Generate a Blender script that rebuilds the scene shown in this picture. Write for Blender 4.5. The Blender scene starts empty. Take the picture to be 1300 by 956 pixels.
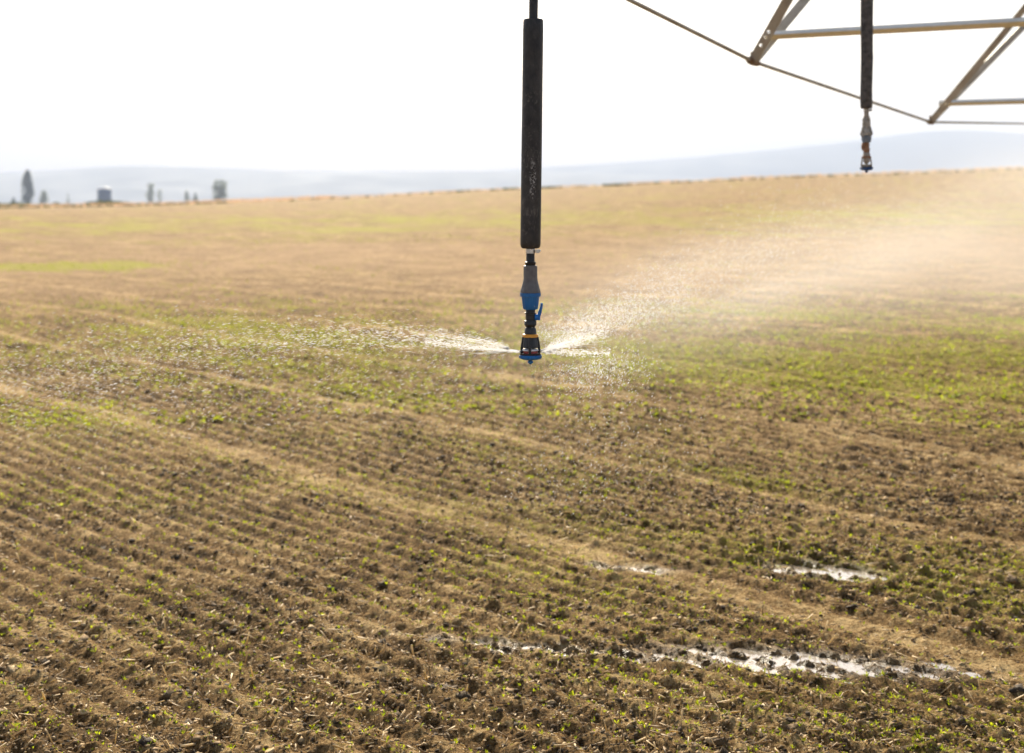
import bpy, bmesh, math, random
import numpy as np
from mathutils import Vector, Matrix, Quaternion
rng = np.random.default_rng(7)
random.seed(7)
S = bpy.context.scene
C = S.collection
EYE = 1.6
F = 1805.6

# ------------------------------------------------------------------ camera
cd = bpy.data.cameras.new('camera')
cam = bpy.data.objects.new('camera', cd); C.objects.link(cam)
cam.location = (0, 0, EYE); cam.rotation_euler = (math.radians(90), 0, 0)
cd.lens = 50; cd.sensor_width = 36; cd.sensor_fit = 'HORIZONTAL'
cd.shift_y = -228 / 1300
cd.clip_start = 0.05; cd.clip_end = 20000
cd.dof.use_dof = True; cd.dof.focus_distance = 3.6; cd.dof.aperture_fstop = 4.0
S.camera = cam

# ------------------------------------------------------------------ sky, sun, exposure
SUN_EL, SUN_AZ = math.radians(31), math.radians(-8)      # azimuth clockwise from +Y (straight ahead)
w = bpy.data.worlds.new('World'); S.world = w; w.use_nodes = True
nt = w.node_tree
bg = nt.nodes['Background']
sky = nt.nodes.new('ShaderNodeTexSky'); sky.sky_type = 'NISHITA'; sky.sun_disc = False
sky.sun_elevation = SUN_EL; sky.sun_rotation = SUN_AZ
sky.air_density = 1.0; sky.dust_density = 3.0; sky.ozone_density = 1.0
nt.links.new(sky.outputs[0], bg.inputs[0]); bg.inputs[1].default_value = 0.075
sd = bpy.data.lights.new('sun', 'SUN'); sd.energy = 5.0; sd.angle = math.radians(0.6); sd.color = (1, .90, .72)
sun = bpy.data.objects.new('sun', sd); C.objects.link(sun)
sdir = Vector((math.sin(SUN_AZ) * math.cos(SUN_EL), math.cos(SUN_AZ) * math.cos(SUN_EL), math.sin(SUN_EL)))
sun.rotation_euler = (-sdir).to_track_quat('-Z', 'Y').to_euler(); sun.location = (0, 0, 30)
S.view_settings.view_transform = 'Standard'; S.view_settings.look = 'None'
S.view_settings.gamma = 1; S.view_settings.use_curve_mapping = False
S.view_settings.exposure = 1.10
S.render.engine = 'CYCLES'
S.cycles.max_bounces = 8; S.cycles.transmission_bounces = 6; S.cycles.volume_bounces = 1
S.cycles.transparent_max_bounces = 12
S.cycles.caustics_reflective = False; S.cycles.caustics_refractive = False
S.cycles.sample_clamp_indirect = 6

def at(px, py, D):
    return Vector(((px - 650) / F * D, D, EYE + (250 - py) / F * D))

# ------------------------------------------------------------------ node helpers
def new_mat(name):
    m = bpy.data.materials.new(name); m.use_nodes = True
    return m, m.node_tree, m.node_tree.nodes['Principled BSDF']
def ramp(nt, fac, stops):
    r = nt.nodes.new('ShaderNodeValToRGB'); e = r.color_ramp.elements
    while len(e) < len(stops): e.new(.5)
    for k, (p, c) in enumerate(stops):
        e[k].position = p; e[k].color = (c + (1,)) if isinstance(c, tuple) else (c, c, c, 1)
    nt.links.new(fac, r.inputs[0]); return r.outputs[0]
def nz(nt, vec, scale, detail=4, rough=.6, dist=0):
    n = nt.nodes.new('ShaderNodeTexNoise'); n.inputs['Scale'].default_value = scale
    n.inputs['Detail'].default_value = detail; n.inputs['Roughness'].default_value = rough
    n.inputs['Distortion'].default_value = dist
    if vec is not None: nt.links.new(vec, n.inputs['Vector'])
    return n.outputs['Fac']
def mixc(nt, fac, a, b, mode='MIX'):
    m = nt.nodes.new('ShaderNodeMix'); m.data_type = 'RGBA'; m.blend_type = mode
    for sock, v in ((m.inputs[0], fac), (m.inputs[6], a), (m.inputs[7], b)):
        if isinstance(v, (int, float)): sock.default_value = v
        elif isinstance(v, tuple): sock.default_value = v + (1,)
        else: nt.links.new(v, sock)
    return m.outputs[2]
def mth(nt, op, a, b=0.0, clamp=False):
    m = nt.nodes.new('ShaderNodeMath'); m.operation = op; m.use_clamp = clamp
    for s, v in ((m.inputs[0], a), (m.inputs[1], b)):
        if isinstance(v, (int, float)): s.default_value = v
        else: nt.links.new(v, s)
    return m.outputs[0]
def coord(nt, kind='Object'):
    t = nt.nodes.new('ShaderNodeTexCoord'); return t.outputs[kind]
def bump(nt, h, strength, dist, bsdf):
    b = nt.nodes.new('ShaderNodeBump'); b.inputs['Strength'].default_value = strength
    b.inputs['Distance'].default_value = dist
    nt.links.new(h, b.inputs['Height']); nt.links.new(b.outputs[0], bsdf.inputs['Normal'])

def simple(name, c1, c2, scale=20, rough=.5, metal=0.0, bmp=.2, bd=.001, spec=.5):
    m, nt, b = new_mat(name); v = coord(nt)
    n = nz(nt, v, scale, 5, .65)
    col = ramp(nt, n, [(.3, c1), (.7, c2)])
    nt.links.new(col, b.inputs['Base Color'])
    r = ramp(nt, nz(nt, v, scale * 2.3, 3), [(.3, max(0, rough - .12)), (.7, min(1, rough + .12))])
    nt.links.new(r, b.inputs['Roughness'])
    b.inputs['Metallic'].default_value = metal; b.inputs['Specular IOR Level'].default_value = spec
    if bmp: bump(nt, n, bmp, bd, b)
    return m

def leafy(name, c1, c2, trans=.45, scale=3.0, tint=(1.5, 1.5, .8)):
    m, nt, b = new_mat(name)
    g = nt.nodes.new('ShaderNodeNewGeometry')
    n = nz(nt, coord(nt), scale, 2)
    mx = mth(nt, 'ADD', mth(nt, 'MULTIPLY', g.outputs['Random Per Island'], .6), mth(nt, 'MULTIPLY', n, .4))
    col = ramp(nt, mx, [(.2, c1), (.8, c2)])
    nt.links.new(col, b.inputs['Base Color']); b.inputs['Roughness'].default_value = .6
    b.inputs['Specular IOR Level'].default_value = .3
    tr = nt.nodes.new('ShaderNodeBsdfTranslucent')
    nt.links.new(mixc(nt, 1.0, col, tint, 'MULTIPLY'), tr.inputs[0])
    ms = nt.nodes.new('ShaderNodeMixShader'); ms.inputs[0].default_value = trans
    out = nt.nodes['Material Output']
    nt.links.new(b.outputs[0], ms.inputs[1]); nt.links.new(tr.outputs[0], ms.inputs[2])
    nt.links.new(ms.outputs[0], out.inputs['Surface'])
    return m

# ------------------------------------------------------------------ numpy noise
def _hash(ix, iy, seed):
    h = (ix.astype(np.int64) * 374761393 + iy.astype(np.int64) * 668265263 + seed * 2246822519) & 0xFFFFFFFF
    h = ((h ^ (h >> 13)) * 1274126177) & 0xFFFFFFFF
    h = ((h ^ (h >> 16)) * 2246822519) & 0xFFFFFFFF
    return ((h ^ (h >> 15)) & 0xFFFFFF) / float(0xFFFFFF)
def pnoise(x, y, seed=0):
    x = np.asarray(x, float); y = np.asarray(y, float)
    xi = np.floor(x); yi = np.floor(y); fx = x - xi; fy = y - yi
    u = fx * fx * fx * (fx * (fx * 6 - 15) + 10); v = fy * fy * fy * (fy * (fy * 6 - 15) + 10)
    def g(dx, dy):
        a = _hash(xi + dx, yi + dy, seed) * 2 * math.pi
        return np.cos(a) * (fx - dx) + np.sin(a) * (fy - dy)
    a, b, c, d = g(0, 0), g(1, 0), g(0, 1), g(1, 1)
    return (a + (b - a) * u + (c - a) * v + (a - b - c + d) * u * v) * 1.5
def sstep(a, b, x):
    t = np.clip((x - a) / (b - a), 0, 1); return t * t * (3 - 2 * t)

# ------------------------------------------------------------------ terrain
RX = np.array([-260, -120, -57, -40, -22, 4.4, 31, 57, 120, 260])
RT = np.array([.1, .25, .38, .66, 1.40, 2.66, 3.95, 4.85, 6.2, 7.0])
CREST = 160.0
def base_h(x, y):
    T = np.interp(x, RX, RT)
    yy = np.maximum(y, 0)
    rise = np.where(yy < CREST, (yy / CREST) ** 1.35, 1.0)
    h = T * rise
    back = sstep(CREST + 14, 420, yy)
    h = h * (1 - back) - 2.9 * back - 13 * sstep(820, 1500, yy)
    r = np.hypot(x, y)
    h = h + .12 * pnoise(x / 23, y / 23, 3) * sstep(15, 60, r) + .03 * pnoise(x / 3.1, y / 3.1, 4) * sstep(4, 9, r)
    return h
NU = (.755, .656)
TRK = [4.45, 6.06, 7.85, 9.6, 11.35, 13.2, 15.0, 17.2, 19.3, 22, 25, 28]
def ucoord(x, y):
    return NU[0] * x + NU[1] * y + .14 * pnoise(x * .2, y * .2, 9) + .012 * pnoise(x * 1.1, y * 1.1, 10)
PUD = [(1.30, 5.97, .20, .09, .026), (.50, 6.05, .17, .05, .012), (1.00, 4.84, .42, .10, .017), (.22, 4.95, .50, .04, .014)]
def pud_mask(x, y):
    m = np.zeros_like(x); dep = np.zeros_like(x)
    for cx, cy, a, b, d in PUD:
        ang = math.radians(-14)
        dx = (x - cx) * math.cos(ang) + (y - cy) * math.sin(ang)
        dy = -(x - cx) * math.sin(ang) + (y - cy) * math.cos(ang)
        q = np.exp(-((dx / a) ** 2 + (dy / b) ** 2) ** 1.3 * .7)
        m = np.maximum(m, q); dep = np.maximum(dep, q * d)
    return m, dep
def masks(x, y):
    u = ucoord(x, y); r = np.hypot(x, y)
    trk = np.zeros_like(u)
    for k, t in enumerate(TRK):
        trk = np.maximum(trk, np.exp(-((u - t) / (.125 if k < 3 else .105)) ** 2))
    trk = trk * np.clip(.85 + .5 * pnoise(x * .9, y * .9, 21), .25, 1)
    rough = .55 + .45 * sstep(4.6, 5.0, u)
    # where the crop has come up
    s = -NU[1] * x + NU[0] * y
    g = .56 + .34 * pnoise(u * .55, s * .13, 31) + .34 * pnoise(u * 1.9, s * .5, 32)
    g += .40 * np.exp(-((y - 12.4 - .2 * x) / 2.6) ** 2) * sstep(-.5, 1.2, x)
    g += .18 * np.exp(-((y - 14.8) / 3.0) ** 2) * sstep(1.5, -1, x)
    g += 1.6 * np.exp(-((y - 29 ) / 1.6) ** 2 - ((x + 9.3) / 2.2) ** 2)
    g -= .40 * sstep(19, 22, y) * sstep(44, 36, y) + .1 * sstep(5.2, 5.8, u) * sstep(8.6, 7.5, u)
    g += .25 * np.exp(-((y - 60) / 14) ** 2)
    red = np.clip(sstep(17, 23, y) * sstep(52, 34, y) * (.8 + .5 * pnoise(x * .12, y * .3, 41)), 0, 1)
    return u, trk, rough, np.clip(g, 0, 1), red, r
def height(x, y, full=False):
    u, trk, rough, g, red, r = masks(x, y)
    pm, dep = pud_mask(x, y)
    cell = np.maximum(r * .0021, .004)
    def fd(lam): return np.clip((lam / cell - 1.8) / 2.5, 0, 1)
    A = rough * (1 - .55 * np.clip(trk, 0, 1)) * (1 - .35 * pm)
    wob = pnoise(x * 2.1, y * 2.1, 50)
    d = np.cos(2 * math.pi * (u + .008 * wob) / .132) * .0115 * np.minimum(1, A * 1.6) * fd(.13)
    for lam, amp, sd in ((.55, .012, 51), (.21, .006, 52), (.10, .007, 53), (.05, .014, 54), (.028, .018, 55)):
        f = fd(lam)
        if not np.any(f > 0): continue
        n = pnoise(x / lam, y / lam, sd)
        n2 = pnoise(x / lam * .5, y / lam * .5, sd + 20)
        n = np.where(n > 0, n * 1.5, n * .7) * (.6 + 1.1 * np.clip(n2 + .35, 0, 1))
        d = d + n * amp * f * A
    d = d - .018 * np.clip(trk, 0, 1) * sstep(60, 20, r)
    d = d + pm * (.020 * pnoise(x / .07, y / .05, 70) + .016 * pnoise(x / .030, y / .03, 71)) * fd(.05)
    d = d * (1 - sstep(120, 160, r))
    return base_h(x, y) + d - dep

def np_mesh(name, V, Fa, mats, parent=None, smooth=True, mat_idx=None):
    me = bpy.data.meshes.new(name)
    V = np.asarray(V, np.float32); Fa = np.asarray(Fa, np.int32); k = Fa.shape[1]
    me.vertices.add(len(V)); me.vertices.foreach_set('co', V.ravel())
    me.loops.add(Fa.size); me.loops.foreach_set('vertex_index', Fa.ravel())
    me.polygons.add(len(Fa)); me.polygons.foreach_set('loop_start', np.arange(0, Fa.size, k, dtype=np.int32))
    if smooth: me.polygons.foreach_set('use_smooth', np.ones(len(Fa), bool))
    for m in (mats if isinstance(mats, (list, tuple)) else [mats]): me.materials.append(m)
    if mat_idx is not None: me.polygons.foreach_set('material_index', np.asarray(mat_idx, np.int32))
    me.update(calc_edges=True)
    o = bpy.data.objects.new(name, me); C.objects.link(o)
    if parent: o.parent = parent
    return o

def tag(o, label=None, cat=None, group=None, kind=None):
    for k, v in (('label', label), ('category', cat), ('group', group), ('kind', kind)):
        if v: o[k] = v
    return o
def empty(name, loc, rz=0):
    o = bpy.data.objects.new(name, None); C.objects.link(o); o.location = loc
    o.rotation_euler = (0, 0, rz); o.empty_display_size = .1; return o

# --- field material
def field_material():
    m, nt, b = new_mat('field_soil'); L = nt.links
    pos = coord(nt)
    at_ = nt.nodes.new('ShaderNodeAttribute'); at_.attribute_name = 'mask'
    sp = nt.nodes.new('ShaderNodeSeparateColor'); L.new(at_.outputs['Color'], sp.inputs[0])
    trk, grn, wet, red = sp.outputs[0], sp.outputs[1], sp.outputs[2], at_.outputs['Alpha']
    at2 = nt.nodes.new('ShaderNodeAttribute'); at2.attribute_name = 'zone'
    sp2 = nt.nodes.new('ShaderNodeSeparateColor'); L.new(at2.outputs['Color'], sp2.inputs[0])
    dry, rgh, far = sp2.outputs[0], sp2.outputs[1], sp2.outputs[2]
    n1 = nz(nt, pos, 9, 8, .72); n2 = nz(nt, pos, 1.3, 5, .6); n3 = nz(nt, pos, 70, 5, .85)
    fac = mth(nt, 'ADD', mth(nt, 'MULTIPLY', n1, .40), mth(nt, 'MULTIPLY', n3, .60))
    fac = mth(nt, 'ADD', fac, mth(nt, 'MULTIPLY', mth(nt, 'SUBTRACT', n2, .5), .24))
    fac = mth(nt, 'ADD', fac, mth(nt, 'MULTIPLY', trk, .07))
    rowc = mth(nt, 'SUBTRACT', at2.outputs['Alpha'], .5)
    fac = mth(nt, 'ADD', fac, mth(nt, 'MULTIPLY', rowc, .07))
    grain = mth(nt, 'MULTIPLY', mth(nt, 'SUBTRACT', nz(nt, pos, 4.5, 6, .85), .5), far)
    fac = mth(nt, 'ADD', fac, mth(nt, 'MULTIPLY', grain, .20))
    soil = ramp(nt, fac, [(.41, (.040, .021, .007)), (.465, (.17, .095, .031)), (.53, (.36, .215, .080)), (.61, (.72, .51, .24))])
    # reddish dry crust
    soil = mixc(nt, mth(nt, 'MULTIPLY', red, .75), soil, ramp(nt, fac, [(.37, (.24, .135, .060)), (.64, (.55, .36, .185))]))
    # crop seen as a thin green film between the clods
    gn = nz(nt, pos, 48, 5, .8); gbig = nz(nt, pos, 3.4, 5, .75)
    gf = mth(nt, 'ADD', mth(nt, 'MULTIPLY', gn, .65), mth(nt, 'MULTIPLY', gbig, .35))
    gf = mth(nt, 'ADD', gf, mth(nt, 'MULTIPLY', mth(nt, 'SUBTRACT', grn, .81), .38))
    gf = mth(nt, 'ADD', gf, mth(nt, 'MULTIPLY', rowc, .06))
    gcov = ramp(nt, gf, [(.46, 0.0), (.55, 1.0)])
    gcov = mth(nt, 'MULTIPLY', gcov, mth(nt, 'ADD', .42, mth(nt, 'MULTIPLY', far, .38)))
    gcol = ramp(nt, nz(nt, pos, 30, 3), [(.3, (.18, .175, .008)), (.7, (.46, .43, .022))])
    colr = mixc(nt, gcov, soil, gcol)
    # dry grass verge and the land beyond it
    dcol = ramp(nt, nz(nt, pos, .35, 5, .7), [(.3, (.30, .19, .10)), (.5, (.40, .29, .17)), (.7, (.22, .20, .09))])
    colr = mixc(nt, dry, colr, dcol)
    # wet earth is darker and shiny
    colr = mixc(nt, mth(nt, 'MULTIPLY', wet, .55), colr, mixc(nt, 1.0, colr, (.5, .48, .45), 'MULTIPLY'))
    L.new(colr, b.inputs['Base Color'])
    rr = mth(nt, 'SUBTRACT', .88, mth(nt, 'MULTIPLY', wet, .62)); L.new(rr, b.inputs['Roughness'])
    nt.links.new(mth(nt, 'ADD', .06, mth(nt, 'MULTIPLY', wet, .12)), b.inputs['Specular IOR Level'])
    hgt = mth(nt, 'ADD', mth(nt, 'MULTIPLY', nz(nt, pos, 28, 8, .75), 1.0), mth(nt, 'MULTIPLY', n3, .25))
    bump(nt, hgt, 1.0, .05, b)
    return m
M_field = field_material()

def build_ground():
    da = math.radians
    a_f = np.arange(-29, 29.001, .05)
    side = [29.4, 30, 31, 32.5, 34.5, 37, 40, 44, 49, 55, 62, 70, 80, 92, 106, 122, 140, 160]
    ang = np.concatenate([[-s for s in side[::-1]], a_f, side, [180]])
    ang = np.radians(ang)
    rad = [.25]
    while rad[-1] < 2.4: rad.append(rad[-1] * 1.12)
    while rad[-1] < 45: rad.append(rad[-1] * (1.0021 if rad[-1] < 16 and rad[-1] > 3.8 else 1.005))
    while rad[-1] < 260: rad.append(rad[-1] * 1.012)
    while rad[-1] < 6500: rad.append(rad[-1] * 1.07)
    rad = np.array(rad)
    R, A = np.meshgrid(rad, ang, indexing='ij')
    x = (R * np.sin(A)).ravel(); y = (R * np.cos(A)).ravel()
    z = height(x, y)
    V = np.stack([x, y, z], 1)
    nr, na = len(rad), len(ang)
    i = np.arange(nr - 1)[:, None] * na; j = np.arange(na)[None, :]; j2 = (j + 1) % na
    Fq = np.stack([i + j, i + j2, i + na + j2, i + na + j], -1).reshape(-1, 4)[:, ::-1]
    c = np.array([[0, 0, height(np.array([0.]), np.array([0.]))[0]]])
    V = np.vstack([V, c]); ci = len(V) - 1
    cap = np.array([[j_, (j_ + 1) % na, ci, ci] for j_ in range(na)])
    o = np_mesh('field', V, Fq, M_field)
    # close the middle
    bm = bmesh.new(); bm.from_mesh(o.data) if False else bm.free()
    u, trk, rough, g, red, r = masks(V[:, 0], V[:, 1]); pm, dep = pud_mask(V[:, 0], V[:, 1])
    wet = np.clip(pm * 1.3, 0, 1)
    edge = 151 + 4 * pnoise(V[:, 0] / 18, V[:, 1] * 0, 60)
    dry = sstep(0, 3, V[:, 1] - edge) * (V[:, 1] > 0)
    col = np.stack([np.clip(trk, 0, 1) * sstep(45, 18, r), g, wet, red], 1).astype(np.float32)
    z2 = np.stack([dry, rough, sstep(6, 35, r), .5 + .5 * np.cos(2 * math.pi * u / .132) * sstep(26, 10, r) * (1 - np.clip(trk, 0, 1))], 1).astype(np.float32)
    for nm, arr in (('mask', col), ('zone', z2)):
        a = o.data.attributes.new(nm, 'FLOAT_COLOR', 'POINT'); a.data.foreach_set('color', arr.ravel())
    return tag(o, kind='structure')
ground = build_ground()

# ------------------------------------------------------------------ hills
M_hill = simple('hill_grass', (.07, .085, .08), (.12, .125, .10), .004, .95, 0, 0)
def hill(name, prof, D, width, pad_l, pad_r, seed):
    px = np.array([p[0] for p in prof], float); pyv = np.array([p[1] for p in prof], float)
    xs = np.linspace((pad_l - 650) / F * D, (pad_r - 650) / F * D, 260)
    top = np.interp(xs / D * F + 650, px, pyv); top = EYE + (250 - top) / F * D
    k = np.ones(9) / 9; top = np.convolve(np.pad(top, 4, 'edge'), k, 'valid')
    ys = np.linspace(-1, 1, 60)
    X, Y = np.meshgrid(xs, ys, indexing='ij')
    prof_y = np.clip(1 - np.abs(Y) ** 1.6, 0, 1)
    gul = 1 + .16 * pnoise(X / 260, Y * 1.4, seed) * (1 - prof_y) * 2 + .08 * pnoise(X / 90, Y * 2, seed + 1) * (1 - prof_y)
    Z = -14 + (top[:, None] + 14) * np.clip(prof_y * gul, 0, 1)
    Yw = D + Y * width
    V = np.stack([X.ravel(), Yw.ravel(), Z.ravel()], 1)
    n, m_ = X.shape
    i = np.arange(n - 1)[:, None] * m_; j = np.arange(m_ - 1)[None, :]
    Fq = np.stack([i + j, i + m_ + j, i + m_ + j + 1, i + j + 1], -1).reshape(-1, 4)
    return tag(np_mesh(name, V, Fq, M_hill), kind='structure')
hill('hills', [(-900, 225), (-300, 222), (0, 219), (50, 219), (100, 214), (135, 211), (200, 210), (240, 211.5), (330, 216), (400, 218), (600, 217.5), (760, 219), (900, 226), (1100, 240), (2200, 260)], 3300, 700, -900, 2200, 1)
hill('hills', [(-300, 262), (420, 236), (560, 222), (640, 215), (700, 212), (800, 206), (900, 198), (1000, 188), (1060, 182), (1100, 177), (1150, 169), (1200, 165), (1240, 165.5), (1300, 171), (1500, 186), (1900, 210), (2400, 240)], 3900, 800, -300, 2400, 5)

# ------------------------------------------------------------------ haze
def box_mesh(name, a, b, mat):
    V = [(x, y, z) for x in (a[0], b[0]) for y in (a[1], b[1]) for z in (a[2], b[2])]
    Fq = [(0, 1, 3, 2), (4, 6, 7, 5), (0, 4, 5, 1), (2, 3, 7, 6), (0, 2, 6, 4), (1, 5, 7, 3)]
    return np_mesh(name, V, Fq, mat, smooth=False)
HAZE = 0.00036
mh, nth, bh = new_mat('haze_air'); nth.nodes.remove(bh)
pv = nth.nodes.new('ShaderNodeVolumePrincipled'); pv.inputs['Density'].default_value = HAZE
pv.inputs['Color'].default_value = (.63, .755, 1, 1); pv.inputs['Anisotropy'].default_value = 0.0
nth.links.new(pv.outputs[0], nth.nodes['Material Output'].inputs['Volume'])
hz = box_mesh('haze', (-6600, -6600, -16), (6600, 6600, 260), mh); tag(hz, kind='stuff')

# ------------------------------------------------------------------ scatter helpers
def rotmats(yaw, tilt, tdir):
    n = len(yaw)
    cy, sy = np.cos(yaw), np.sin(yaw); Rz = np.zeros((n, 3, 3))
    Rz[:, 0, 0] = cy; Rz[:, 0, 1] = -sy; Rz[:, 1, 0] = sy; Rz[:, 1, 1] = cy; Rz[:, 2, 2] = 1
    ax = np.stack([np.cos(tdir), np.sin(tdir), np.zeros(n)], 1)
    c, s = np.cos(tilt)[:, None, None], np.sin(tilt)[:, None, None]
    K = np.zeros((n, 3, 3)); K[:, 0, 2] = ax[:, 1]; K[:, 1, 2] = -ax[:, 0]; K[:, 2, 0] = -ax[:, 1]; K[:, 2, 1] = ax[:, 0]
    Rt = np.eye(3)[None] * c + s * K + (1 - c) * ax[:, :, None] * ax[:, None, :]
    return Rt @ Rz
def scatter_v(T, pos, R, scale, jitter=0.0):
    n = len(pos); P = np.repeat(np.asarray(T, float)[None], n, 0) * scale[:, None, :]
    if jitter: P = P * (1 + jitter * rng.standard_normal(P.shape[:2])[:, :, None])
    return np.einsum('nij,nkj->nki', R, P) + pos[:, None, :]
def scatter(T, Fc, pos, R, scale, jitter=0.0, off=0):
    P = scatter_v(T, pos, R, scale, jitter); k = len(T)
    Fa = np.asarray(Fc)[None] + (np.arange(len(pos)) * k)[:, None, None] + off
    return P.reshape(-1, 3), Fa.reshape(-1, len(Fc[0]))
def ico(sub):
    bm = bmesh.new(); bmesh.ops.create_icosphere(bm, subdivisions=sub, radius=1)
    V = [v.co[:] for v in bm.verts]; Fc = [[v.index for v in f.verts] for f in bm.faces]; bm.free()
    return np.array(V), Fc
def field_points(n, d0, d1, power=1.0, half=27):
    # more points per square metre near the camera, thinning with distance
    r = d0 * (d1 / d0) ** (rng.random(n) ** power)
    a = np.radians(rng.uniform(-half, half, n))
    return r * np.sin(a), r * np.cos(a), r

# soil clods
M_clod, ntc, bc = new_mat('clod_soil')
gi = ntc.nodes.new('ShaderNodeNewGeometry')
fx_ = mth(ntc, 'ADD', mth(ntc, 'MULTIPLY', gi.outputs['Random Per Island'], .55), mth(ntc, 'MULTIPLY', nz(ntc, coord(ntc), 40, 5, .7), .45))
ntc.links.new(ramp(ntc, fx_, [(.2, (.03, .017, .006)), (.45, (.12, .070, .025)), (.68, (.30, .185, .072)), (.88, (.75, .56, .30))]), bc.inputs['Base Color'])
bc.inputs['Roughness'].default_value = .85; bump(ntc, nz(ntc, coord(ntc), 90, 5, .7), .6, .01, bc)
def build_clods():
    Vs = []; Fs = []; off = 0
    for sub, n, d0, d1, s0, s1 in ((1, 130000, 3.9, 8.5, .0025, .0105), (1, 80000, 7.0, 22, .004, .014), (2, 2500, 4.0, 12, .010, .022)):
        x, y, r = field_points(n, d0, d1)
        u, trk, rough, g, red, _ = masks(x, y); pm, dp = pud_mask(x, y)
        clump = sstep(-.15, .35, pnoise(x * 1.6, y * 1.6, 90))
        keep = rng.random(n) < (rough - .2) * (1 - .9 * trk) * (1 - .35 * pm) * (.45 + .55 * clump)
        x, y, r = x[keep], y[keep], r[keep]; k = len(x)
        sz = s0 + (s1 - s0) * rng.random(k) ** 2.5
        z = height(x, y) - sz * .1
        sc = sz[:, None] * np.stack([rng.uniform(.8, 1.4, k), rng.uniform(.7, 1.1, k), rng.uniform(.5, .85, k)], 1)
        R = rotmats(rng.uniform(0, 6.28, k), rng.uniform(0, .5, k), rng.uniform(0, 6.28, k))
        T, Fc = ico(sub)
        V, Fa = scatter(T, Fc, np.stack([x, y, z], 1), R, sc, .33, off); off += len(V); Vs.append(V); Fs.append(Fa)
    o = np_mesh('soil_clods', np.vstack(Vs), np.vstack(Fs), M_clod, smooth=False); tag(o, kind='stuff', label='dark crumbly clods of tilled earth over the field', cat='soil')
build_clods()

# seedlings
def leaf_tuft(n, seed, w=.22, lift=.9):
    r = random.Random(seed); V = []; Fc = []
    for k in range(n):
        a = 6.283 * (k + r.random() * .7) / n; e = r.uniform(.45, 1.25) * lift; ln = r.uniform(.6, 1.0)
        d = Vector((math.cos(a) * math.cos(e), math.sin(a) * math.cos(e), math.sin(e)))
        sdv = Vector((-math.sin(a), math.cos(a), 0)) * w * ln * .5
        mid = d * ln * .5 + Vector((0, 0, .05)); tip = d * ln; tip.z -= .12 * ln
        b = len(V); V += [Vector((0, 0, -.05)), mid + sdv, tip, mid - sdv]; Fc.append([b, b + 1, b + 2, b + 3])
    return np.array([v[:] for v in V]), Fc
M_leaf = leafy('seedling_leaf', (.16, .20, .010), (.46, .50, .03), .45)
def build_sprouts():
    Vs = []; Fs = []; off = 0
    for q, (n, d0, d1, s0, s1, nl, wd) in enumerate(((26000, 3.9, 8, .007, .024, 4, .30), (26000, 4.2, 10, .007, .022, 3, .26), (60000, 7.5, 20, .009, .028, 4, .40), (60000, 10, 45, .016, .044, 4, .6))):
        x, y, r = field_points(n, d0, d1)
        u, trk, rough, g, red, _ = masks(x, y); pm, dp = pud_mask(x, y)
        row = .5 + .5 * np.cos(2 * math.pi * u / .132)
        keep = rng.random(n) < (g ** 1.6 * 1.15) * (1 - .75 * trk) * (1 - .97 * sstep(.25, .6, pm)) * (.18 + .82 * row ** 1.5 if d1 < 25 else 1)
        x, y = x[keep], y[keep]; k = len(x)
        sz = s0 + (s1 - s0) * rng.random(k) ** 2
        R = rotmats(rng.uniform(0, 6.28, k), rng.uniform(0, .35, k), rng.uniform(0, 6.28, k))
        T, Fc = leaf_tuft(nl, 5 + q, wd)
        V, Fa = scatter(T, Fc, np.stack([x, y, height(x, y) + .002], 1), R, np.repeat(sz[:, None], 3, 1), .08, off)
        off += len(V); Vs.append(V); Fs.append(Fa)
    o = np_mesh('seedlings', np.vstack(Vs), np.vstack(Fs), M_leaf, smooth=False); tag(o, kind='stuff', label='small yellow green seedlings sprouting over the field', cat='crop')
build_sprouts()

# straw and old stubble
M_straw = leafy('straw', (.26, .16, .07), (.78, .62, .38), .25, 8)
def build_straw():
    T = np.array([(-.5, -.5, 0), (.5, -.5, 0), (.5, .5, 0), (-.5, .5, 0), (-.5, -.5, 1), (.5, -.5, 1), (.5, .5, 1), (-.5, .5, 1)], float)
    Fc = [[0, 3, 2, 1], [4, 5, 6, 7], [0, 1, 5, 4], [1, 2, 6, 5], [2, 3, 7, 6], [3, 0, 4, 7]]
    Vs = []; Fs = []; off = 0
    for n, d0, d1, w0, l0, l1 in ((24000, 3.9, 9, .0024, .005, .055), (22000, 8, 26, .0042, .009, .05)):
        x, y, r = field_points(n, d0, d1)
        keep = rng.random(n) < .6 + .6 * pnoise(x * .8, y * .8, 66)
        x, y = x[keep], y[keep]; k = len(x)
        ln = l0 + (l1 - l0) * rng.random(k) ** 4.5; wd = w0 * rng.uniform(.5, 1.4, k)
        tilt = np.where(rng.random(k) < .8, rng.uniform(1.25, 1.6, k), rng.uniform(.1, 1.2, k))
        R = rotmats(rng.uniform(0, 6.28, k), tilt, rng.uniform(0, 6.28, k))
        V, Fa = scatter(T, Fc, np.stack([x, y, height(x, y) + .006], 1), R, np.stack([wd * 1.8, wd * .6, ln], 1), 0, off)
        off += len(V); Vs.append(V); Fs.append(Fa)
    o = np_mesh('straw', np.vstack(Vs), np.vstack(Fs), M_straw, smooth=False); tag(o, kind='stuff', label='bits of dry pale straw lying on the tilled earth', cat='straw')
build_straw()

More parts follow.
